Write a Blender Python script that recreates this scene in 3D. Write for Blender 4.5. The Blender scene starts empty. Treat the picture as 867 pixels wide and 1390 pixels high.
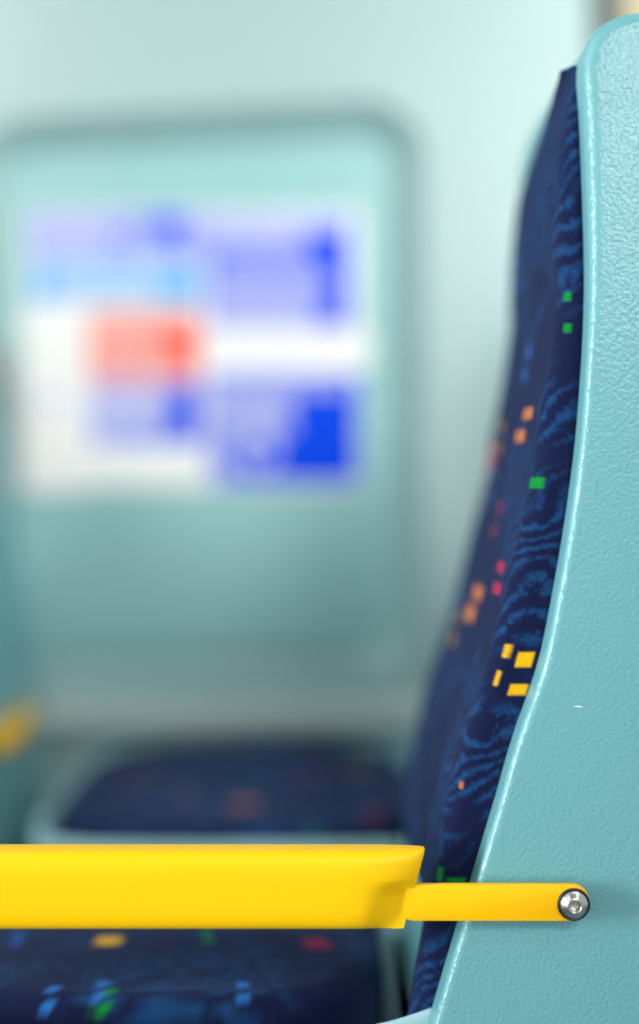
import bpy, bmesh, math, random
import numpy as np
from mathutils import Vector, noise as mnoise

random.seed(7)
H = 0.87            # camera height above the bus floor (m)
F = 1805.0          # focal length in pixels of the 867x1390 frame
PXC, PYC = 433.5, 650.0

sc = bpy.context.scene
# ------------------------------------------------------------------ camera
cam_d = bpy.data.cameras.new('camera')
cam = bpy.data.objects.new('camera', cam_d)
sc.collection.objects.link(cam)
cam.location = (0, 0, H)
cam.rotation_euler = (math.pi / 2, 0, 0)
cam_d.sensor_fit = 'VERTICAL'
cam_d.sensor_height = 38.5
cam_d.sensor_width = 24.0
cam_d.lens = 38.5 * F / 1390.0
cam_d.shift_y = -45.0 / 1390.0
cam_d.clip_start = 0.05
cam_d.dof.use_dof = True
cam_d.dof.focus_distance = 0.897
cam_d.dof.aperture_fstop = (cam_d.lens / 1000.0) / 0.057
sc.camera = cam

# ------------------------------------------------------------------ world + lights
w = bpy.data.worlds.new('world'); sc.world = w
w.use_nodes = True
bg = w.node_tree.nodes['Background']
bg.inputs[0].default_value = (0.90, 0.98, 1.0, 1)
bg.inputs[1].default_value = 0.47

def area(name, loc, target, size, power, col=(1, 1, 1), size_y=None):
    d = bpy.data.lights.new(name, 'AREA')
    d.energy = power; d.color = col; d.size = size
    if size_y:
        d.shape = 'RECTANGLE'; d.size_y = size_y
    o = bpy.data.objects.new(name, d)
    sc.collection.objects.link(o)
    o.location = loc
    o.rotation_euler = (Vector(target) - Vector(loc)).to_track_quat('-Z', 'Y').to_euler()
    return o

area('saloon_light', (1.02, 1.22, H + 1.16), (-0.12, 2.0, H + 0.10), 0.30, 20.5, (1.0, 0.97, 0.93), 0.6)
lw = area('left_wall_fill', (-0.95, 0.95, H + 1.14), (-0.38, 2.0, H + 0.02), 0.35, 2.5, (1.0, 0.98, 0.95), 0.35)  # unseen fill lamp, added to brighten the left part of the wall
lw.data.spread = math.radians(95)
ow = area('opposite_window_light', (0.62, -0.85, H + 0.98), (0.20, 1.0, H + 0.15), 0.32, 4.4, (1.0, 0.99, 0.97), 0.32)
ow.data.spread = math.radians(100)
ws = area('windscreen_light', (-1.7, 0.15, H + 0.20), (0.2, 0.92, H), 0.10, 3.4, (0.97, 0.99, 1.0), 1.4)
ws.data.spread = math.radians(45)
sd = bpy.data.lights.new('sun', 'SUN'); sd.energy = 3.2; sd.angle = 0.01; sd.color = (1, 0.95, 0.86)
sun = bpy.data.objects.new('sun', sd); sc.collection.objects.link(sun)
sun.rotation_euler = Vector((0.1, 0.55, -0.85)).to_track_quat('-Z', 'Y').to_euler()

sc.view_settings.view_transform = 'Standard'
sc.view_settings.look = 'None'
sc.view_settings.gamma = 1
sc.view_settings.use_curve_mapping = False
sc.view_settings.exposure = 0.42

# ------------------------------------------------------------------ helpers
def P(px, py, Y):
    return ((px - PXC) / F * Y, Y, H + (PYC - py) / F * Y)
def XP(px, Y): return (px - PXC) / F * Y
def ZP(py, Y): return H + (PYC - py) / F * Y

def s2l(c):
    return tuple(((v / 255.0) / 12.92 if v / 255.0 <= 0.04045 else ((v / 255.0 + 0.055) / 1.055) ** 2.4) for v in c)

def mat(name, rgb, rough=0.5, metal=0.0, bump=None, var=0.0, coat=0.0, spec=0.5, sheen=0.0):
    m = bpy.data.materials.new(name); m.use_nodes = True
    nt = m.node_tree; b = nt.nodes['Principled BSDF']
    c = s2l(rgb) + (1,)
    b.inputs['Base Color'].default_value = c
    b.inputs['Roughness'].default_value = rough
    b.inputs['Metallic'].default_value = metal
    b.inputs['Specular IOR Level'].default_value = spec
    b.inputs['Coat Weight'].default_value = coat
    b.inputs['Sheen Weight'].default_value = sheen
    tc = nt.nodes.new('ShaderNodeTexCoord')
    if var:
        n = nt.nodes.new('ShaderNodeTexNoise'); n.inputs['Scale'].default_value = 9
        r = nt.nodes.new('ShaderNodeMix'); r.data_type = 'RGBA'
        r.inputs[6].default_value = tuple(v * (1 - var) for v in c[:3]) + (1,)
        r.inputs[7].default_value = tuple(min(1, v * (1 + var)) for v in c[:3]) + (1,)
        nt.links.new(tc.outputs['Object'], n.inputs['Vector'])
        nt.links.new(n.outputs['Fac'], r.inputs[0]); nt.links.new(r.outputs[2], b.inputs['Base Color'])
    if bump:
        scale, dist, strength = bump
        n1 = nt.nodes.new('ShaderNodeTexNoise'); n1.inputs['Scale'].default_value = scale
        n1.inputs['Detail'].default_value = 3
        bp = nt.nodes.new('ShaderNodeBump'); bp.inputs['Distance'].default_value = dist
        bp.inputs['Strength'].default_value = strength
        nt.links.new(tc.outputs['Object'], n1.inputs['Vector'])
        nt.links.new(n1.outputs['Fac'], bp.inputs['Height']); nt.links.new(bp.outputs['Normal'], b.inputs['Normal'])
    return m

M = {}
M['wall'] = mat('wall_laminate', (174, 201, 200), 0.38, bump=(60, 0.0006, 0.3), var=0.03)
M['panel'] = mat('panel_laminate', (156, 205, 204), 0.35, bump=(60, 0.0006, 0.3), var=0.03)
M['frame'] = mat('panel_frame_plastic', (152, 190, 190), 0.4, var=0.03)
M['seal'] = mat('seal_and_gap_shade', (130, 166, 166), 0.6)
M['gap_shade'] = mat('gap_shade_strip', (84, 118, 120), 0.6)  # shade of the panel's bottom gaps, as a flat dark colour
M['ledge'] = mat('ledge_plastic', (190, 206, 204), 0.4, var=0.03)
M['shell'] = mat('seat_shell_plastic', (104, 164, 170), 0.28, bump=(330, 0.0014, 0.55), spec=0.5)
M['pan'] = mat('seat_pan_plastic', (150, 192, 198), 0.4, bump=(200, 0.0006, 0.4))
M['yellow'] = mat('yellow_plastic', (255, 200, 0), 0.45, bump=(700, 0.0001, 0.25), spec=0.25)
M['yellow2'] = mat('yellow_powder_coat', (255, 190, 0), 0.45, bump=(900, 0.0001, 0.3), spec=0.25)
M['steel'] = mat('stainless_steel', (205, 203, 195), 0.28, 1.0)
M['black'] = mat('black_washer', (22, 22, 24), 0.45)
M['white'] = mat('notice_white', (250, 250, 248), 0.35)
M['blue'] = mat('notice_blue', (0, 74, 240), 0.5, spec=0.1)
M['cyan'] = mat('notice_light_blue', (0, 170, 245), 0.5, spec=0.1)
M['red'] = mat('notice_red', (255, 72, 30), 0.5, spec=0.1)
M['floor'] = mat('bus_floor_vinyl', (74, 84, 92), 0.6, bump=(300, 0.0005, 0.3), var=0.2)
M['ceiling'] = mat('ceiling_panel', (205, 212, 210), 0.5, var=0.02)
M['rubber'] = mat('window_rubber', (72, 84, 78), 0.6)
M['cream'] = mat('cream_render', (250, 236, 196), 0.8, var=0.05)
M['maroon'] = mat('maroon_trim', (150, 92, 78), 0.5, var=0.1)
M['metal_grey'] = mat('grey_painted_steel', (110, 120, 125), 0.45, 0.3)
M['diffuser'] = bpy.data.materials.new('lamp_diffuser'); M['diffuser'].use_nodes = True
_b = M['diffuser'].node_tree.nodes['Principled BSDF']
_b.inputs['Emission Color'].default_value = (1, 0.98, 0.93, 1); _b.inputs['Emission Strength'].default_value = 3.0
g = bpy.data.materials.new('window_glass'); g.use_nodes = True
gb = g.node_tree.nodes['Principled BSDF']
gb.inputs['Transmission Weight'].default_value = 1; gb.inputs['Roughness'].default_value = 0.0
gb.inputs['IOR'].default_value = 1.45
M['glass'] = g

# moquette: pattern woven into vertex colours, fibre bump in nodes
fm = bpy.data.materials.new('moquette'); fm.use_nodes = True
nt = fm.node_tree; b = nt.nodes['Principled BSDF']
at = nt.nodes.new('ShaderNodeAttribute'); at.attribute_name = 'weave'
nt.links.new(at.outputs['Color'], b.inputs['Base Color'])
b.inputs['Roughness'].default_value = 0.9; b.inputs['Specular IOR Level'].default_value = 0.15
b.inputs['Sheen Weight'].default_value = 0.14; b.inputs['Sheen Roughness'].default_value = 0.5
b.inputs['Sheen Tint'].default_value = (0.35, 0.55, 1.0, 1)
tc = nt.nodes.new('ShaderNodeTexCoord'); n1 = nt.nodes.new('ShaderNodeTexNoise')
n1.inputs['Scale'].default_value = 900; bp = nt.nodes.new('ShaderNodeBump')
bp.inputs['Distance'].default_value = 0.0012; bp.inputs['Strength'].default_value = 0.6
nt.links.new(tc.outputs['Object'], n1.inputs['Vector']); nt.links.new(n1.outputs['Fac'], bp.inputs['Height'])
nt.links.new(bp.outputs['Normal'], b.inputs['Normal'])
M['fabric'] = fm

def link(name, me, m, parent=None):
    o = bpy.data.objects.new(name, me); sc.collection.objects.link(o)
    if m is not None: me.materials.append(m)
    if parent: o.parent = parent
    return o
def from_bm(name, bm, m, parent=None, smooth=None):
    bmesh.ops.recalc_face_normals(bm, faces=bm.faces)
    me = bpy.data.meshes.new(name); bm.to_mesh(me); bm.free()
    o = link(name, me, m, parent)
    if smooth is not None:
        for p in me.polygons: p.use_smooth = True
        me.set_sharp_from_angle(angle=math.radians(smooth))
    return o
def empty(name, loc):
    o = bpy.data.objects.new(name, None); sc.collection.objects.link(o); o.location = loc
    o.empty_display_size = 0.05
    bpy.context.view_layer.update()
    return o
def adopt(root, *objs):       # meshes are written in world coordinates; move them under the root
    for o in objs:
        o.parent = root
        o.location = -Vector(root.location)
def tag(o, label=None, cat=None, group=None, kind=None):
    if label: o['label'] = label
    if cat: o['category'] = cat
    if group: o['group'] = group
    if kind: o['kind'] = kind
    return o
def box(bm, x0, x1, y0, y1, z0, z1, bev=0.0, seg=2):
    r = bmesh.ops.create_cube(bm, size=1.0)
    vs = r['verts']
    for v in vs:
        v.co = Vector((x0 + (v.co.x + .5) * (x1 - x0), y0 + (v.co.y + .5) * (y1 - y0), z0 + (v.co.z + .5) * (z1 - z0)))
    if bev:
        es = list({e for v in vs for e in v.link_edges})
        bmesh.ops.bevel(bm, geom=es, offset=bev, segments=seg, affect='EDGES', profile=0.5)
def loft(bm, rings, cap0=True, cap1=True, closed=True):
    vr = [[bm.verts.new(p) for p in r] for r in rings]
    n = len(rings[0])
    for a, c in zip(vr[:-1], vr[1:]):
        for i in range(n if closed else n - 1):
            j = (i + 1) % n
            bm.faces.new((a[i], a[j], c[j], c[i]))
    if cap0: bm.faces.new(vr[0])
    if cap1: bm.faces.new(list(reversed(vr[-1])))
    return vr
def tube(bm, pts, r, n=16):
    pts = [Vector(p) for p in pts]; rings = []
    for i, p in enumerate(pts):
        d = (pts[min(i + 1, len(pts) - 1)] - pts[max(i - 1, 0)]).normalized()
        up = Vector((0, 0, 1)) if abs(d.z) < 0.9 else Vector((1, 0, 0))
        a = d.cross(up).normalized(); c = a.cross(d).normalized()
        rings.append([p + a * r * math.cos(2 * math.pi * k / n) + c * r * math.sin(2 * math.pi * k / n) for k in range(n)])
    loft(bm, rings)
def smoothline(pts, step):
    """Catmull-Rom through pts, resampled to about `step`."""
    pts = [np.array(p, float) for p in pts]
    ext = [2 * pts[0] - pts[1]] + pts + [2 * pts[-1] - pts[-2]]
    out = []
    for i in range(1, len(ext) - 2):
        p0, p1, p2, p3 = ext[i - 1:i + 3]
        for t in np.linspace(0, 1, 24, endpoint=False):
            out.append(0.5 * ((2 * p1) + (-p0 + p2) * t + (2 * p0 - 5 * p1 + 4 * p2 - p3) * t * t + (-p0 + 3 * p1 - 3 * p2 + p3) * t ** 3))
    out.append(pts[-1]); out = np.array(out)
    d = np.r_[0, np.cumsum(np.linalg.norm(np.diff(out, axis=0), axis=1))]
    n = max(2, int(d[-1] / step))
    q = np.linspace(0, d[-1], n + 1)
    return np.c_[tuple(np.interp(q, d, out[:, k]) for k in range(out.shape[1]))]

# ------------------------------------------------------------------ the setting
WY = 1.975    # face of the bus side wall
PY_ = 2.0     # face of the recessed panel
def struct(name, bm, m, smooth=None):
    o = from_bm(name, bm, m, None, smooth); o['kind'] = 'structure'; return o

def rrect(x0, x1, zb, ztl, ztr, r, n=10):
    """rounded rectangle in X-Z with a slightly sloping top, counter-clockwise from bottom-left"""
    pts = []
    cs = [(x0 + r, zb + r, 180), (x1 - r, zb + r, 270), (x1 - r, ztr - r, 0), (x0 + r, ztl - r, 90)]
    for cx, cz, a0 in cs:
        for k in range(n + 1):
            a = math.radians(a0 + 90 * k / n)
            pts.append((cx + r * math.cos(a), cz + r * math.sin(a)))
    return pts
# recess outlines, in metres on the wall plane
ox0, ox1 = XP(-38, WY), XP(573, WY)
oz_b, oz_tl, oz_tr = ZP(942, WY), ZP(162, WY), ZP(139, WY)
outer = rrect(ox0, ox1, oz_b, oz_tl, oz_tr, 0.085)
inner = rrect(ox0 + 0.045, ox1 - 0.045, oz_b + 0.058, oz_tl - 0.045, oz_tr - 0.045, 0.045)

# window opening beyond the right end of the wall
WX0 = XP(806, WY); WZ0, WZ1 = H + 0.12, H + 0.95; WX1 = 1.55
XL = XP(-2, WY)    # left end of the panelled wall, before the next bay

bm = bmesh.new()
def wall_with_hole(bm, y0, y1):
    # outer wall rectangle bridged to the hole outline, front and back skins
    n = len(outer)
    X0, X1, Z0, Z1 = -0.62, WX0, 0.0, 2.1
    cx = (ox0 + ox1) / 2; cz = (oz_b + oz_tl) / 2
    ringO = []
    for (x, z) in outer:
        dx, dz = x - cx, z - cz
        ts = []
        if dx > 0: ts.append((X1 - cx) / dx)
        if dx < 0: ts.append((X0 - cx) / dx)
        if dz > 0: ts.append((Z1 - cz) / dz)
        if dz < 0: ts.append((Z0 - cz) / dz)
        t = min(ts); ringO.append((cx + dx * t, cz + dz * t))
    # force the rectangle's corners onto the nearest ring points
    for c in ((X0, Z0), (X1, Z0), (X1, Z1), (X0, Z1)):
        k = min(range(n), key=lambda i: (ringO[i][0] - c[0]) ** 2 + (ringO[i][1] - c[1]) ** 2)
        ringO[k] = c
    loft(bm, [[(x, y0, z) for x, z in ringO], [(x, y0, z) for x, z in outer],
              [(x, y1, z) for x, z in outer], [(x, y1, z) for x, z in ringO]], False, False)
wall_with_hole(bm, WY, 2.05)
box(bm, WX0, WX1 + 0.4, WY, 2.05, 0.0, WZ0); box(bm, WX0, WX1 + 0.4, WY, 2.05, WZ1, 2.1)
box(bm, WX1, WX1 + 0.4, WY, 2.05, WZ0, WZ1)
box(bm, -2.2, -0.62, WY, 2.05, 0, 2.1)
struct('wall_back', bm, M['wall'])

bm = bmesh.new(); box(bm, -2.2, 1.95, -1.2, 2.05, -0.05, 0.0); struct('floor', bm, M['floor'])
bm = bmesh.new(); box(bm, -2.2, 1.95, -1.2, 2.05, 2.1, 2.16); struct('ceiling', bm, M['ceiling'])

# window with rubber surround, pane and the cream building outside it
bm = bmesh.new()
t = 0.045
for a in ((WX0, WX0 + t, WZ0, WZ1), (WX1 - t, WX1, WZ0, WZ1), (WX0 + t, WX1 - t, WZ0, WZ0 + t), (WX0 + t, WX1 - t, WZ1 - t, WZ1)):
    box(bm, a[0], a[1], WY - 0.012, 2.045, a[2], a[3], 0.006)
win = struct('window_1', bm, M['rubber'], 40)
bm = bmesh.new(); box(bm, WX0 + t - .005, WX1 - t + .005, 2.005, 2.011, WZ0 + t - .005, WZ1 - t + .005)
from_bm('window_pane', bm, M['glass'], win)
bm = bmesh.new(); box(bm, -0.2, 6.0, 4.0, 4.2, 0.0, 5.0)
tag(from_bm('exterior_wall', bm, M['cream']), kind='structure')

# access panel: frame + recessed board
root = empty('access_panel', (0.0, 2.0, oz_b))
bm = bmesh.new()
def ring(o, y): return [(x, y, z) for x, z in o]
def mixo(a, b_, f): return [(p[0] * (1 - f) + q[0] * f, p[1] * (1 - f) + q[1] * f) for p, q in zip(a, b_)]
prof = [(0.0, WY + .0005), (0.08, WY + .0015), (0.25, WY + .005), (0.5, WY + .011), (0.75, WY + .017), (0.92, WY + .021), (1.0, PY_)]
loft(bm, [ring(mixo(outer, inner, f), y) for f, y in prof] + [ring(inner, 2.02), ring(outer, 2.02)], False, False)
fr = from_bm('panel_frame', bm, M['frame'], None, 40)
bm = bmesh.new()
bm.faces.new([bm.verts.new((x, PY_, z)) for x, z in inner])
r = bmesh.ops.extrude_face_region(bm, geom=list(bm.faces))
for v in [e for e in r['geom'] if isinstance(e, bmesh.types.BMVert)]: v.co.y += 0.012
pn = from_bm('panel_board', bm, M['panel'])
bm = bmesh.new()
rs = []
for k in range(8):
    a = 2 * math.pi * k / 8
    rs.append([(p[0], WY - 0.001 + 0.004 * math.sin(a), p[1]) for p in mixo(outer, inner, 0.01 + 0.04 * math.cos(a))])
rs.append(rs[0])
loft(bm, rs, False, False)
sl = from_bm('seal_and_gap_shade', bm, M['seal'], None, 60)
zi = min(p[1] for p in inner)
bm = bmesh.new(); box(bm, ox0 + .09, ox1 - .09, PY_ - .004, PY_ + .002, zi - .0035, zi + .0035, .001)  # dark strip in place of the shade along the inner bottom edge
s2_ = from_bm('seal_and_gap_shade', bm, M['gap_shade'])
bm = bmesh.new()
box(bm, ox0 + .06, ox1 - .06, WY - .003, WY + .003, oz_b - .004, oz_b + .004, .001)  # same for the shadow gap under the outer edge: shade as a dark strip
s3_ = from_bm('seal_and_gap_shade', bm, M['gap_shade'])
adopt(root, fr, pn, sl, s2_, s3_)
tag(root, 'large pale teal rounded access panel set in the side wall, behind the printed notice', 'panel')

# ledge running along the wall under the panel
bm = bmesh.new()
zt, zb = ZP(950, WY), ZP(992, WY)
prof = [(WY, zt + .006), (WY - .010, zt), (WY - .022, zt - .012), (WY - .028, (zt + zb) / 2), (WY - .028, zb + .006), (WY - .022, zb), (WY, zb - .004)]
loft(bm, [[(x, y, z) for y, z in prof] for x in (-2.2, 1.95)])
struct('trim_1', bm, M['ledge'], 50)
bm = bmesh.new()
box(bm, XP(-60, WY), XP(3, WY), WY - 0.030, WY + .002, ZP(668, WY), ZP(470, WY), 0.006)
tag(from_bm('wall_plaque', bm, M['maroon'], None, 40), 'narrow brown-red plaque on the wall at the left edge beside the notice', 'plaque')

# ------------------------------------------------------------------ notice
YN = PY_ - 0.0015
nroot = empty('safety_notice', P(265, 470, PY_))
nparts = []
def slab(name, x0, x1, y0, y1, m, th=0.0008, base=YN, r=3, parent=None):
    """rounded rectangle slab in pixel coordinates, its face `th` nearer than `base`"""
    X0, X1, Z1, Z0 = XP(x0, base), XP(x1, base), ZP(y0, base), ZP(y1, base)
    o = rrect(X0, X1, Z0, Z1, Z1, max(0.0008, r / F * base), 6)
    bm = bmesh.new()
    loft(bm, [ring(o, base), ring(o, base - th)])
    ob = from_bm(name, bm, m)
    return ob
def lettering(x0, x1, y0, y1, rows, dens, fall=None, base=YN - 0.0008, bold=0.6, seed=0, m='white'):
    """rows of illegible small print: short bars the size of words"""
    rnd = random.Random(seed); bm = bmesh.new(); bold *= 0.84
    rh = (y1 - y0) / rows
    for k in range(rows):
        ya = y0 + rh * (k + 0.5 - bold / 2); yb = ya + rh * bold
        x = x0
        end = x1 if fall is None else x0 + (x1 - x0) * fall[k % len(fall)]
        while x < end - 3:
            wd = rnd.uniform(6, 18); e = min(x + wd, end)
            if rnd.random() < dens:
                box(bm, XP(x, base), XP(e, base), base - 0.0005, base + .0001, ZP(yb, base), ZP(ya, base))
            x = e + rnd.uniform(1.2, 2.6)
    return from_bm('lettering', bm, M[m])
base = slab('backing_sheet', 34, 490, 284, 662, M['white'], 0.0012, PY_ - .0004, 6)
items = []
def block(name, rect, m, texts, r=3):
    s = slab(name, *rect, M[m], r=r)
    for tx in texts:
        l = lettering(*tx[0], **tx[1]); l.parent = s
    items.append(s); return s
block('blue_panel', (42, 276, 290, 350), 'blue', [
    ((48, 150, 292, 349), dict(rows=5, dens=1.0, bold=.74, seed=1)),
    ((150, 270, 318, 348), dict(rows=3, dens=.9, bold=.66, seed=2)),
    ((150, 205, 292, 318), dict(rows=2, dens=.9, bold=.6, seed=3)),
    ((252, 274, 292, 318), dict(rows=2, dens=1., bold=.8, seed=4))])
block('light_blue_panel', (44, 274, 353, 410), 'cyan', [
    ((70, 215, 356, 408), dict(rows=3, dens=1., bold=.62, seed=5)),
    ((48, 70, 356, 384), dict(rows=2, dens=.9, bold=.6, seed=5)),
    ((215, 272, 356, 380), dict(rows=2, dens=.9, bold=.7, seed=6))])
wp = block('white_panel', (30, 118, 415, 668), 'white', [], 5)
bm = bmesh.new(); box(bm, XP(66, YN), XP(78, YN), YN - .0014, YN - .0007, ZP(549, YN), ZP(539, YN)); 

pc = from_bm('pictogram', bm, M['blue']); pc.parent = wp
block('red_panel', (122, 270, 424, 518), 'red', [
    ((126, 236, 428, 462), dict(rows=3, dens=.9, bold=.6, seed=7)),
    ((126, 232, 466, 488), dict(rows=2, dens=.95, bold=.7, seed=8)),
    ((126, 262, 494, 516), dict(rows=2, dens=.95, bold=.62, seed=9)),
    ((240, 266, 428, 445), dict(rows=2, dens=.8, bold=.6, seed=9))])
block('blue_panel', (124, 272, 521, 602), 'blue', [
    ((128, 228, 524, 580), dict(rows=5, dens=1., bold=.78, seed=10)),
    ((128, 225, 582, 598), dict(rows=2, dens=.9, bold=.62, seed=11)),
    ((252, 270, 526, 600), dict(rows=6, dens=.35, bold=.4, seed=12))])
block('white_strip', (124, 281, 605, 662), 'white', [], 14)
block('blue_panel', (284, 474, 290, 444), 'blue', [
    ((290, 465, 290, 313), dict(rows=2, dens=1., bold=.8, seed=13)),
    ((290, 412, 313, 336), dict(rows=2, dens=1., bold=.74, seed=14)),
    ((290, 425, 344, 356), dict(rows=2, dens=.9, bold=.66, seed=16)),
    ((290, 448, 362, 408), dict(rows=4, dens=1., bold=.56, seed=17, fall=[.9, .95, 1., .95])),
    ((290, 430, 410, 443), dict(rows=3, dens=1., bold=.7, seed=18))])
block('white_strip', (276, 503, 447, 504), 'white', [], 16)
bp_ = block('blue_panel', (284, 486, 508, 655), 'blue', [
    ((290, 470, 512, 532), dict(rows=2, dens=.9, bold=.55, seed=19)),
    ((290, 398, 534, 586), dict(rows=5, dens=1., bold=.64, seed=20)),
    ((288, 325, 592, 650), dict(rows=5, dens=.6, bold=.6, seed=21))])
bm = bmesh.new()
cx, cz = XP(352, YN), ZP(612, YN); R1, R2 = 24 / F * 2, 17 / F * 2
rg = lambda R, y: [(cx + R * math.cos(a), y, cz + R * math.sin(a)) for a in np.linspace(0, 2 * math.pi, 40, endpoint=False)]
loft(bm, [rg(R2, YN - .0007), rg(R1, YN - .0007), rg(R1, YN - .0014), rg(R2, YN - .0014), rg(R2, YN - .0007)], False, False)
rs_ = from_bm('ring_symbol', bm, M['white']); rs_.parent = bp_
adopt(nroot, base, *items)
tag(nroot, 'blue, red and white printed notice stuck on the pale teal access panel', 'notice')

# ------------------------------------------------------------------ moquette pattern
def vnoise(x, y, s, seed):
    rs = np.random.RandomState(seed); tab = rs.rand(256, 256)
    X, Y_ = x / s, y / s
    xi, yi = np.floor(X).astype(int), np.floor(Y_).astype(int)
    fx, fy = X - xi, Y_ - yi
    fx = fx * fx * (3 - 2 * fx); fy = fy * fy * (3 - 2 * fy)
    g = lambda a, b_: tab[a % 256, b_ % 256]
    return (g(xi, yi) * (1 - fx) + g(xi + 1, yi) * fx) * (1 - fy) + (g(xi, yi + 1) * (1 - fx) + g(xi + 1, yi + 1) * fx) * fy
def sstep(a, b_, v):
    t_ = np.clip((v - a) / (b_ - a), 0, 1); return t_ * t_ * (3 - 2 * t_)
PAL = dict(green=(0, 128, 40), yellow=(236, 180, 6), red=(160, 30, 66), orange=(190, 112, 52), blue=(40, 110, 190))
def weave(u, v, seed=0, marks=(), rand_marks=20, ext=None):
    """u across the cloth, v along it (metres); returns linear RGB arrays"""
    fine = vnoise(u, v, 0.0011, seed + 1)
    base_ = np.array(s2l((10, 19, 56))); mid = np.array(s2l((18, 60, 106)))
    patch = vnoise(u, v, 0.05, seed + 2) * 0.6 + vnoise(u, v, 0.021, seed + 3) * 0.4
    warp = (vnoise(u, v, 0.03, seed + 4) - .5) * 0.03 + (vnoise(u, v, 0.008, seed + 5) - .5) * 0.003
    st = np.sin((v * 0.86 + u * 0.50 + u * u * 3 + warp) * 2 * math.pi / 0.0125)
    med = vnoise(u + v * .4, v, 0.0035, seed + 7)
    feather = sstep(-0.25, 1.0, st * .8 + (fine - .5) * 1.0 + (med - .5) * 1.3) * sstep(0.36, 0.60, patch)
    col = base_[None] * (1 - feather[:, None]) + mid[None] * feather[:, None]
    col = col * (0.82 + 0.36 * fine[:, None])
    rnd = random.Random(seed)
    ms = list(marks)
    if ext:
        for _ in range(rand_marks):
            a, b_ = rnd.uniform(*ext[0]), rnd.uniform(*ext[1]); c = rnd.choice(['green', 'yellow', 'red', 'orange', 'blue', 'red'])
            ms.append((a, b_, .008, .009, c)); ms.append((a + rnd.choice([-.004, 0, .004]), b_ - .018, .008, .009, c))
    for a, b_, wd, ht, c in ms:
        d = np.maximum(np.abs(u - a + (v - b_) * 0.0) / (wd / 2), np.abs(v - b_) / (ht / 2)) + (fine - .5) * 0.10
        k = (1 - sstep(0.9, 1.15, d))[:, None]
        col = col * (1 - k) + np.array(s2l(PAL[c]))[None] * k * (0.85 + 0.3 * fine[:, None])
    return np.clip(col, 0, 1)
def paint(me, cols):
    ca = me.color_attributes.new('weave', 'FLOAT_COLOR', 'POINT')
    a = np.ones((len(me.vertices), 4), np.float32); a[:, :3] = cols
    ca.data.foreach_set('color', a.ravel())

# ------------------------------------------------------------------ bus seats
# outline points measured on the seat: (pixel x, pixel y)
SH = [(787, 96), (789, 150), (791, 210), (793.5, 340), (792.5, 420), (788, 500), (780, 600), (767, 700), (751, 795),
      (730, 897), (695, 1000), (672, 1080), (651, 1150), (636, 1200), (606, 1300), (580, 1390), (560, 1470)]
CR = [(784, 96), (775, 140), (763, 200), (757, 280), (756, 350), (757, 400), (744, 500), (731, 570), (721, 650), (697, 750), (686, 800),
      (674, 850), (660, 900), (628, 1000), (614, 1050), (603, 1100), (594, 1150), (586, 1200), (566, 1300), (552, 1390), (545, 1450)]
YS = 0.922
sh = [((x - PXC) / F * YS, (PYC - y) / F * YS) for x, y in SH]          # local X, Z relative to camera height
YC = 0.942
cr = [((x - PXC) / F * YC - 0.001, (PYC - y) / F * YC) for x, y in CR]
top = [(0.240, 0.3215), (0.222, 0.3225), (0.208, 0.3205), (0.196, 0.3145), (0.1875, 0.3065), (0.1835, 0.297)]
back = [(0.326, -0.66), (0.318, -0.56), (0.308, -0.45), (0.300, -0.36), (0.285, -0.22), (0.268, -0.06), (0.262, 0.10), (0.258, 0.24), (0.254, 0.29), (0.2485, 0.312)]
outline = smoothline(back + top + sh, 0.006)                            # open at the bottom, closed by the cap
shx = np.array([p[0] for p in sh]); shz = np.array([p[1] for p in sh])
def shell_x(z): return np.interp(z, shz[::-1], shx[::-1])
crl = smoothline(cr, 0.002)
def crease_x(z): return np.interp(z, crl[::-1, 1], crl[::-1, 0])

def corner(z, ztop, r):        # how far a rounded top corner has pulled the side in
    d = np.maximum(0, z - (ztop - r)); d = np.minimum(d, r * 0.999)
    return r - np.sqrt(r * r - d * d)
def y_near(z, Y0):  return Y0 + 0.012 * sstep(0.05, 0.32, z)
def y_far(z, Y0, W, taper):  return Y0 + W - taper * sstep(-0.25, 0.30, z) - corner(z, 0.3235, 0.15) * 1.0

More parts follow.
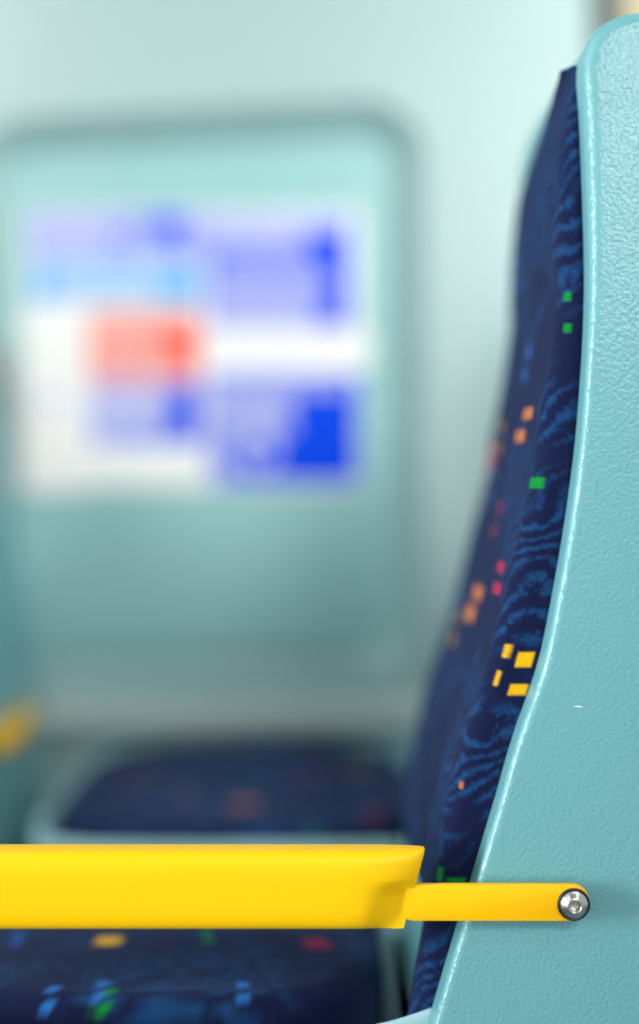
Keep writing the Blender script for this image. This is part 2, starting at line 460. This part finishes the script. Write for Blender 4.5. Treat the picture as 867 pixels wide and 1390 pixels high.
def make_seat(Y0, W, dx, label, marks=(), taper=0.11, seed=0, dense=True, cushion_x=(-0.285, 0.052), reds=()):
    root = empty('bus_seat', (dx, Y0 + W / 2, 0.0))
    group = 'moquette seats with pale teal shells'
    # --- back shell: outline lofted sideways, edges rounded
    pts = outline; n = len(pts)
    tan = np.gradient(pts, axis=0); tan /= np.linalg.norm(tan, axis=1)[:, None]
    nrm = np.c_[tan[:, 1], -tan[:, 0]]                 # inward or outward, fixed below
    cen = pts.mean(axis=0)
    if ((cen - pts) * nrm).sum() < 0: nrm = -nrm
    R = 0.0062 + 0.0045 * sstep(0.05, 0.25, pts[:, 1])
    bm = bmesh.new(); rings = []
    yn = lambda z: y_near(z, Y0); yf = lambda z: y_far(z, Y0, W, taper)
    for sgn in (0, 1):
        # (inset across the face, distance behind the side plane)
        seq = [(R * (1 - math.sin(a)), R * (1 - math.cos(a))) for a in np.linspace(0, math.pi / 2, 7)]
        seq = [(b_[0], b_[1]) for b_ in seq]
        ringset = []
        for ins, dep in seq:
            q = pts + nrm * (ins[:, None])
            z = q[:, 1]
            y = (yn(z) + dep) if sgn == 0 else (yf(z) - dep)
            ringset.append([(q[i, 0] + dx, y[i], q[i, 1] + H) for i in range(n)])
        rings += ringset if sgn == 0 else list(reversed(ringset))
    # inner rings of the caps, so the side face is one smooth plane
    loft(bm, rings, True, True, closed=True)
    caps = [f for f in bm.faces if len(f.verts) > 4]
    shell = from_bm('back_shell', bm, M['shell'], None, 35)
    scuff = None
    if dense:
        bm = bmesh.new()
        q_ = [P(779, 958.6, Y0), P(784, 957.8, Y0), P(791, 959.2, Y0), P(790, 960.2, Y0), P(783, 959.6, Y0), P(779, 959.6, Y0)]
        yq = float(yn(-.15))
        loft(bm, [[(p[0], yq - .0001, p[2]) for p in q_], [(p[0], yq + .0003, p[2]) for p in q_]])
        scuff = from_bm('scuff_mark', bm, M['white']); scuff.parent = shell
    # --- backrest cushion: plan sections stacked upwards
    z0, z1 = -0.40, 0.294
    step = 0.0013 if dense else 0.004
    zs = np.linspace(z0, z1, int((z1 - z0) / step))
    nS = 34 if dense else 10; nF = int(W / (0.0028 if dense else 0.008)); rc = 0.014
    V = []; U = []
    for z in zs:
        pull = corner(z, z1, 0.012)
        zc = min(z, 0.300)
        xf = float(crease_x(zc)); xb = float(shell_x(min(z, .29))) + 0.010
        xf = min(xf, xb - 0.006)
        tnear = max(0, (z - 0.20) / 0.11); xf = xf + (float(shell_x(min(z, .29))) - 0.003 - xf) * (1 - math.sqrt(max(0, 1 - max(0, (z - z1 + 0.06) / 0.06) ** 2)))
        ya = float(yn(z)) + 0.022 + pull * 0.9; yb = float(y_far(z, Y0, W, taper)) - 0.018 - pull * 0.2
        yb = min(yb, Y0 + W - float(np.interp(z, [-.05, .1, .2, .234, .257, .27, .28, .289, .295], [.02, .05, .078, .10, .145, .19, .235, .285, .36])))
        rr = min(rc, (xb - xf) * 0.6)
        sec = []
        for k in range(nS):                          # near side, from the shell forward
            sec.append((xb + (xf + rr - xb) * k / nS, ya))
        for k in range(9):
            a = math.pi / 2 * k / 8
            sec.append((xf + rr - rr * math.sin(a), ya + rr - rr * math.cos(a)))
        half = (yb - ya) / 2 - rr; ymid = (ya + yb) / 2
        for k in range(1, nF):
            t_ = k / nF
            yy = ya + rr + t_ * (yb - ya - 2 * rr)
            # padded front face: flat in the middle with piped channels near both edges, falling away to the far edge
            e = abs(yy - ymid) / half
            dip = 0.040 * float(1 - sstep(-0.345, -0.295, z)) * float(sstep(0, 0.06, yy - ya - rr))
            xx = xf + 0.010 * max(0, (yy - ymid) / half) ** 3 - 0.004 * (1 - e * e) + dip
            sec.append((xx, yy))
        xe = min(xf + 0.010 + 0.040 * float(1 - sstep(-0.345, -0.295, z)), xb - rr - .001)
        for k in range(9):
            a = math.pi / 2 * k / 8
            sec.append((xe + rr - rr * math.cos(a), yb - rr + rr * math.sin(a)))
        for k in range(1, 7):
            sec.append((xe + rr + (xb + .001 - xe - rr) * k / 6, yb))
        V.append(sec)
        a_ = np.array(sec); d = np.r_[0, np.cumsum(np.linalg.norm(np.diff(a_, axis=0), axis=1))]
        U.append(d - d[nS])                          # 0 at the crease between side and front
    V = np.array(V); U = np.array(U); ns = V.shape[1]
    co = np.zeros((len(zs), ns, 3)); co[:, :, 0] = V[:, :, 0] + dx; co[:, :, 1] = V[:, :, 1]; co[:, :, 2] = zs[:, None] + H
    verts = co.reshape(-1, 3)
    idx = np.arange(len(zs) * ns).reshape(len(zs), ns)
    q = np.stack([idx[:-1, :-1], idx[:-1, 1:], idx[1:, 1:], idx[1:, :-1]], -1).reshape(-1, 4)
    me = bpy.data.meshes.new('backrest_cushion')
    faces = q.tolist() + [idx[-1].tolist()] + [[idx[i, 0], idx[i, -1], idx[i + 1, -1], idx[i + 1, 0]] for i in range(len(zs) - 1)] + [idx[0][::-1].tolist()]
    me.from_pydata(verts.tolist(), [], faces); me.update()
    uu = U.ravel(); vv = np.repeat(zs, ns)
    mk = []
    for px, py, wd, ht, c in marks:                  # marks measured on the cushion
        yy = float(Y0) + 0.03
        z = (PYC - py) / F * 0.935
        X = (px - PXC) / F * 0.925; xf = float(crease_x(z))
        if X > xf:
            u_ = -(X - xf) + 0.0; mk.append((u_ + rc, z, wd * .00051, ht * .00051, c))
        else:
            Yq = 1.1
            for _ in range(8):
                z = (PYC - py) / F * Yq; Yq = float(crease_x(z)) * F / (px - PXC)
            sc_ = Yq / F
            mk.append((Yq - (Y0 + .03), z, wd * sc_ * Yq / max(.05, (px - PXC) / F * Yq) * .6, ht * sc_, c))
    paint(me, weave(uu, vv, seed, mk, 16, ((0.05, W - .08), (z0, z1))))
    bmm = bmesh.new(); bmm.from_mesh(me); bmesh.ops.recalc_face_normals(bmm, faces=bmm.faces); bmm.to_mesh(me); bmm.free()
    for p in me.polygons: p.use_smooth = True
    cushion = link('backrest_cushion', me, M['fabric'])
    # --- seat cushion: rounded slab
    cx0, cx1 = cushion_x; cy0, cy1 = Y0 + 0.040, Y0 + W - (0.030 if dense else 0.006)
    zt_ = H - 0.372
    nx, ny = 90, 100
    def sup(nr, a, b_, ex):   # superellipse ring in plan
        out = []
        for k in range(nr):
            t_ = 2 * math.pi * k / nr; c, s = math.cos(t_), math.sin(t_)
            out.append((a * math.copysign(abs(c) ** ex, c), b_ * math.copysign(abs(s) ** ex, s)))
        return out
    NR = 220; ringsC = []; ux = []
    prof_ = [(0.965, -0.075), (0.99, -0.065), (1.0, -0.045), (1.0, -0.028), (0.99, -0.014), (0.965, -0.005), (0.93, -0.001)] + \
            [(f, 0.0 + 0.004 * (1 - f)) for f in np.linspace(0.9, 0.02, 40)]
    prof_ = [(f, d + (0.008 * (1 - f * f) if f <= .93 else 0)) for f, d in prof_]
    mx, my = (cx0 + cx1) / 2, (cy0 + cy1) / 2
    bm = bmesh.new()
    for f, dz in prof_:
        rg_ = sup(NR, (cx1 - cx0) / 2 * f, (cy1 - cy0) / 2 * f, 0.60)
        ringsC.append([(mx + a + dx, my + b_, zt_ + dz + 0.012 * max(0, -a / 0.17 - .2) * 0 ) for a, b_ in rg_])
    loft(bm, ringsC)
    seatc = from_bm('seat_cushion', bm, M['fabric'], None, 60)
    arr = np.array([v.co[:] for v in seatc.data.vertices])
    rm = [((px - PXC) / F * Yd - dx, Yd, .02, .016, c) for px, Yd, c in reds]
    paint(seatc.data, weave(arr[:, 0] - dx, arr[:, 1] + arr[:, 2] - zt_, seed + 40, rm, 12, ((cx0, cx1), (cy0, cy1))))
    # --- seat pan with raised rim, sweeping up into the back
    px0, px1 = cx0 - 0.012, 0.13; py0, py1 = Y0 + 0.012, Y0 + W - 0.002
    bm = bmesh.new(); mx, my = (px0 + px1) / 2, (py0 + py1) / 2; rp = []
    for f, dz in [(0.55, -0.125), (0.86, -0.118), (0.955, -0.09), (0.985, -0.05), (1.0, -0.022), (0.998, -0.010), (0.985, -0.006), (0.965, -0.008), (0.95, -0.03), (0.94, -0.078)]:
        rp.append([(mx + a + dx, my + b_, zt_ + dz + 0.018 * float(sstep(0.10, 0.20, a)) * (1 if dz > -.05 else 0)) for a, b_ in sup(120, (px1 - px0) / 2 * f, (py1 - py0) / 2 * f, 0.30)])
    rp[-1] = [(x, y, max(z, zt_ - 0.010) if x - dx > cx1 + .004 else z) for x, y, z in rp[-1]]
    loft(bm, rp)
    pan = from_bm('seat_pan', bm, M['pan'], None, 50)
    # --- pedestal to the floor
    bm = bmesh.new(); yc = Y0 + W / 2
    rp = []
    for z, hx, hy in [(0.0, .11, .10), (0.012, .11, .10), (0.018, .06, .05), (0.30, .05, .045), (zt_ - 0.13, .09, .12), (zt_ - 0.118, .10, .14)]:
        rp.append([(-0.07 + a + dx, yc + b_, z) for a, b_ in sup(48, hx, hy, .4)])
    loft(bm, rp)
    ped = from_bm('pedestal', bm, M['metal_grey'], None, 40)
    adopt(root, shell, cushion, seatc, pan, ped)
    tag(root, label, 'seat', group)
    return root

marks = [(768, 405, 11, 12, 'green'), (768, 447, 11, 12, 'green'), (686, 881, 9, 18, 'yellow'), (674, 917, 9, 19, 'yellow'),
         (711, 892, 22, 20, 'yellow'), (702, 932, 24, 14, 'yellow'), (593, 1182, 9, 18, 'green'), (618, 1193, 24, 18, 'green'),
         (624, 1061, 4, 8, 'orange'), (715, 563, 15, 15, 'orange'), (706, 593, 15, 15, 'orange'), (668, 622, 16, 36, 'red'),
         (717, 655, 8, 14, 'green'), (678, 768, 10, 14, 'red'), (673, 796, 12, 14, 'red'), (651, 802, 14, 18, 'orange'),
         (641, 829, 14, 20, 'orange')]
make_seat(0.90, 0.425, 0.0, 'nearest patterned navy seat, its pale teal shell side in sharp focus behind the yellow arm', marks, 0.085, 3,
          reds=[(430, 1.055, 'red'), (150, 1.055, 'yellow')])
make_seat(1.362, 0.55, 0.125, 'blurred navy window seat by the wall beyond the nearest seat', (), 0.16, 11, False,
          cushion_x=(-0.432, 0.0), reds=[(275, 1.84, 'red'), (180, 1.60, 'red'), (505, 1.47, 'red'), (335, 1.5, 'orange')])
make_seat(1.362, 0.55, -0.695, 'pale seat back at the left edge, in the row in front by the wall', (), 0.16, 21, False,
          cushion_x=(-0.30, 0.052))

# ------------------------------------------------------------------ yellow arm with strap and bolt
YA = 0.8935
aroot = empty('armrest', P(560, 1226, YA))
bm = bmesh.new()
def sup_ring(hx, hy, n, ex=0.5):
    return [(hx * math.copysign(abs(math.cos(t_)) ** ex, math.cos(t_)), hy * math.copysign(abs(math.sin(t_)) ** ex, math.sin(t_)))
            for t_ in np.linspace(0, 2 * math.pi, n, endpoint=False)]
rings = []
Z0a, Z1a = ZP(1266, YA - .015), ZP(1157.5, YA - .015)
zc, hz = (Z0a + Z1a) / 2, (Z1a - Z0a) / 2
xe_ = XP(563, YA - .01)
slant = (XP(579, YA) - XP(549, YA)) / (2 * hz)
stn = [(-0.36, .3, .3), (-0.3595, .7, .6), (-0.357, .9, .85), (-0.352, 1, 1)] + [(x, 1, 1) for x in np.linspace(-0.33, xe_ - 0.05, 14)] + \
      [(xe_ - 0.035, 1, .99), (xe_ - 0.026, 1, .94), (xe_ - 0.020, 1, .88), (xe_ - 0.014, 1, .80), (xe_ - 0.0095, 1, .72), (xe_ - 0.005, 1, .62), (xe_ - 0.0022, .998, .54), (xe_ - .0007, .99, .46), (xe_, .965, .34)]
for x, fz, fy in stn:
    k = float(sstep(xe_ - 0.05, xe_, x)) if x > 0 else (1.0 if x > xe_ - .05 else 0.0)
    k = float(sstep(xe_ - 0.06, xe_ - 0.01, x))
    rg_ = []
    for a, b_ in sup_ring(1, 1, 120, 0.52):
        xx = x + slant * b_ * hz * fz * k; yy = YA - 0.001 + a * 0.0165 * fy; zz_ = zc + b_ * hz * fz
        k2 = float(sstep(xe_ - .030, xe_ - .006, x)) * float(sstep(-.0275, -.0215, zz_ - ZP(1226, .887)) * (1 - sstep(.0095, .017, zz_ - ZP(1226, .887))))
        if a < 0: yy = yy * (1 - k2) + .8864 * k2
        rg_.append((xx, yy, zz_))
    rings.append(rg_)
loft(bm, rings)
pad = from_bm('arm_pad', bm, M['yellow'], None, 50)
# flat strap
bm = bmesh.new()
ys0, ys1 = 0.8862, 0.8925
zt2, zb2 = ZP(1201.5, ys0), ZP(1250.5, ys0); rz = (zt2 - zb2) / 2
xl, xr = XP(545, ys0), XP(800, ys0)
ol = []
for a in np.linspace(90, -90, 25):      # rounded right end
    ol.append((xr - rz * .92 + rz * .92 * math.cos(math.radians(a)), (zt2 + zb2) / 2 + rz * math.copysign(abs(math.sin(math.radians(a))) ** .85, math.sin(math.radians(a)))))
rl = 0.006
for a in np.linspace(270, 180, 8):      # rounded lower left corner
    ol.append((xl + rl * 1.3 + rl * 1.3 * math.cos(math.radians(a)), zb2 + rl + rl * math.sin(math.radians(a))))
ol.append((xl + .001, zt2 - .004)); ol.append((xl + .006, zt2))
c_ = np.mean(np.array(ol), axis=0)
def insr(o, d):
    o = np.array(o); t_ = np.roll(o, -1, 0) - np.roll(o, 1, 0); t_ /= np.linalg.norm(t_, axis=1)[:, None]
    nn = np.c_[t_[:, 1], -t_[:, 0]]
    if ((c_ - o) * nn).sum() < 0: nn = -nn
    return o + nn * d
rr_ = [(insr(ol, .0008), ys0), (insr(ol, .0002), ys0 + .0003), (insr(ol, 0), ys0 + .001), (insr(ol, 0), ys1 - .001), (insr(ol, .0006), ys1)]
loft(bm, [[(p[0], y, p[1]) for p in o] for o, y in rr_])
strap = from_bm('mounting_strap', bm, M['yellow2'], None, 40)
# spacer between strap and shell, washer, bolt
bx, bz = XP(778.3, ys0), ZP(1227.3, ys0)
def lathe(bm, prof, n=64, hexr=None):
    rings = []
    for r_, y in prof:
        rings.append([(bx + r_ * math.cos(2 * math.pi * k / n), y, bz + r_ * math.sin(2 * math.pi * k / n)) for k in range(n)])
    loft(bm, rings)
bm = bmesh.new(); lathe(bm, [(.009, ys1 - .0005), (.009, 0.8990), (.0088, 0.8998)])
spacer = from_bm('spacer', bm, M['black'], None, 40)
bm = bmesh.new(); lathe(bm, [(.0106, ys0 + .0003), (.0109, ys0 - .0004), (.0108, ys0 - .0013), (.0102, ys0 - .0017), (.0092, ys0 - .0014), (.0085, ys0 - .0009)])
washer = from_bm('washer', bm, M['black'], None, 40)
bm = bmesh.new()
n = 72
def circ(r_, y): return [(bx + r_ * math.cos(2 * math.pi * k / n), y, bz + r_ * math.sin(2 * math.pi * k / n)) for k in range(n)]
def hexa(r_, y):
    o = []
    for k in range(n):
        a = 2 * math.pi * k / n; s_ = (a + math.pi / 6) % (math.pi / 3) - math.pi / 6
        q_ = r_ * math.cos(math.pi / 6) / math.cos(s_); o.append((bx + q_ * math.cos(a + .2), y, bz + q_ * math.sin(a + .2)))
    return o
yb_ = ys0 - .0010
loft(bm, [circ(.0088, yb_ + .0004), circ(.0091, yb_ - .0004), circ(.0090, yb_ - .0012), circ(.0083, yb_ - .0017), circ(.0076, yb_ - .0021), circ(.0066, yb_ - .0034),
          circ(.0056, yb_ - .0044), circ(.0048, yb_ - .0049), circ(.0044, yb_ - .0049), circ(.0041, yb_ - .0045), hexa(.0038, yb_ - .0042), hexa(.0036, yb_ - .0012), hexa(.0016, yb_ - .0003)])
bolt = from_bm('bolt', bm, M['steel'], None, 35)
adopt(aroot, pad, strap, spacer, washer, bolt)
bolt['label'] = 'round stainless steel bolt head with hex socket'
tag(aroot, 'bright yellow arm with a flat strap bolted to the nearest seat shell', 'armrest')

# ------------------------------------------------------------------ yellow grab handle on the seat in front
bm = bmesh.new()
xs = -0.397; zz = H - 0.315
pts = smoothline([(xs + .001, 1.60, zz), (xs + .010, 1.602, zz), (xs + .016, 1.615, zz), (xs + .017, 1.64, zz), (xs + .017, 1.71, zz), (xs + .016, 1.738, zz), (xs + .010, 1.750, zz), (xs + .001, 1.752, zz)], 0.004)
tube(bm, pts.tolist(), 0.007, 18)
for v in bm.verts: v.co.z = zz + (v.co.z - zz) * 2.6
tag(from_bm('grab_handle', bm, M['yellow'], None, 50), 'small blurred yellow grab handle on the seat back at the left edge', 'handle')

# ------------------------------------------------------------------ ceiling lamp
def ceiling_lamp(x0, label):
    lr = empty('ceiling_light', (x0 + .17, 0.6, 2.1))
    bm = bmesh.new(); box(bm, x0, x0 + .34, -0.6, 1.75, 2.06, 2.1, 0.01); hs = from_bm('lamp_housing', bm, M['ceiling'], None, 40)
    bm = bmesh.new(); box(bm, x0 + .03, x0 + .31, -0.57, 1.72, 2.045, 2.062, 0.006); df = from_bm('lamp_diffuser', bm, M['diffuser'], None, 40)
    adopt(lr, hs, df)
    tag(lr, label, 'ceiling light')
ceiling_lamp(0.88, 'long white strip light on the ceiling above the seats')
ceiling_lamp(-1.12, 'added strip light, out of view on the ceiling above the row in front')  # invented fixture that goes with the added left wall lamp
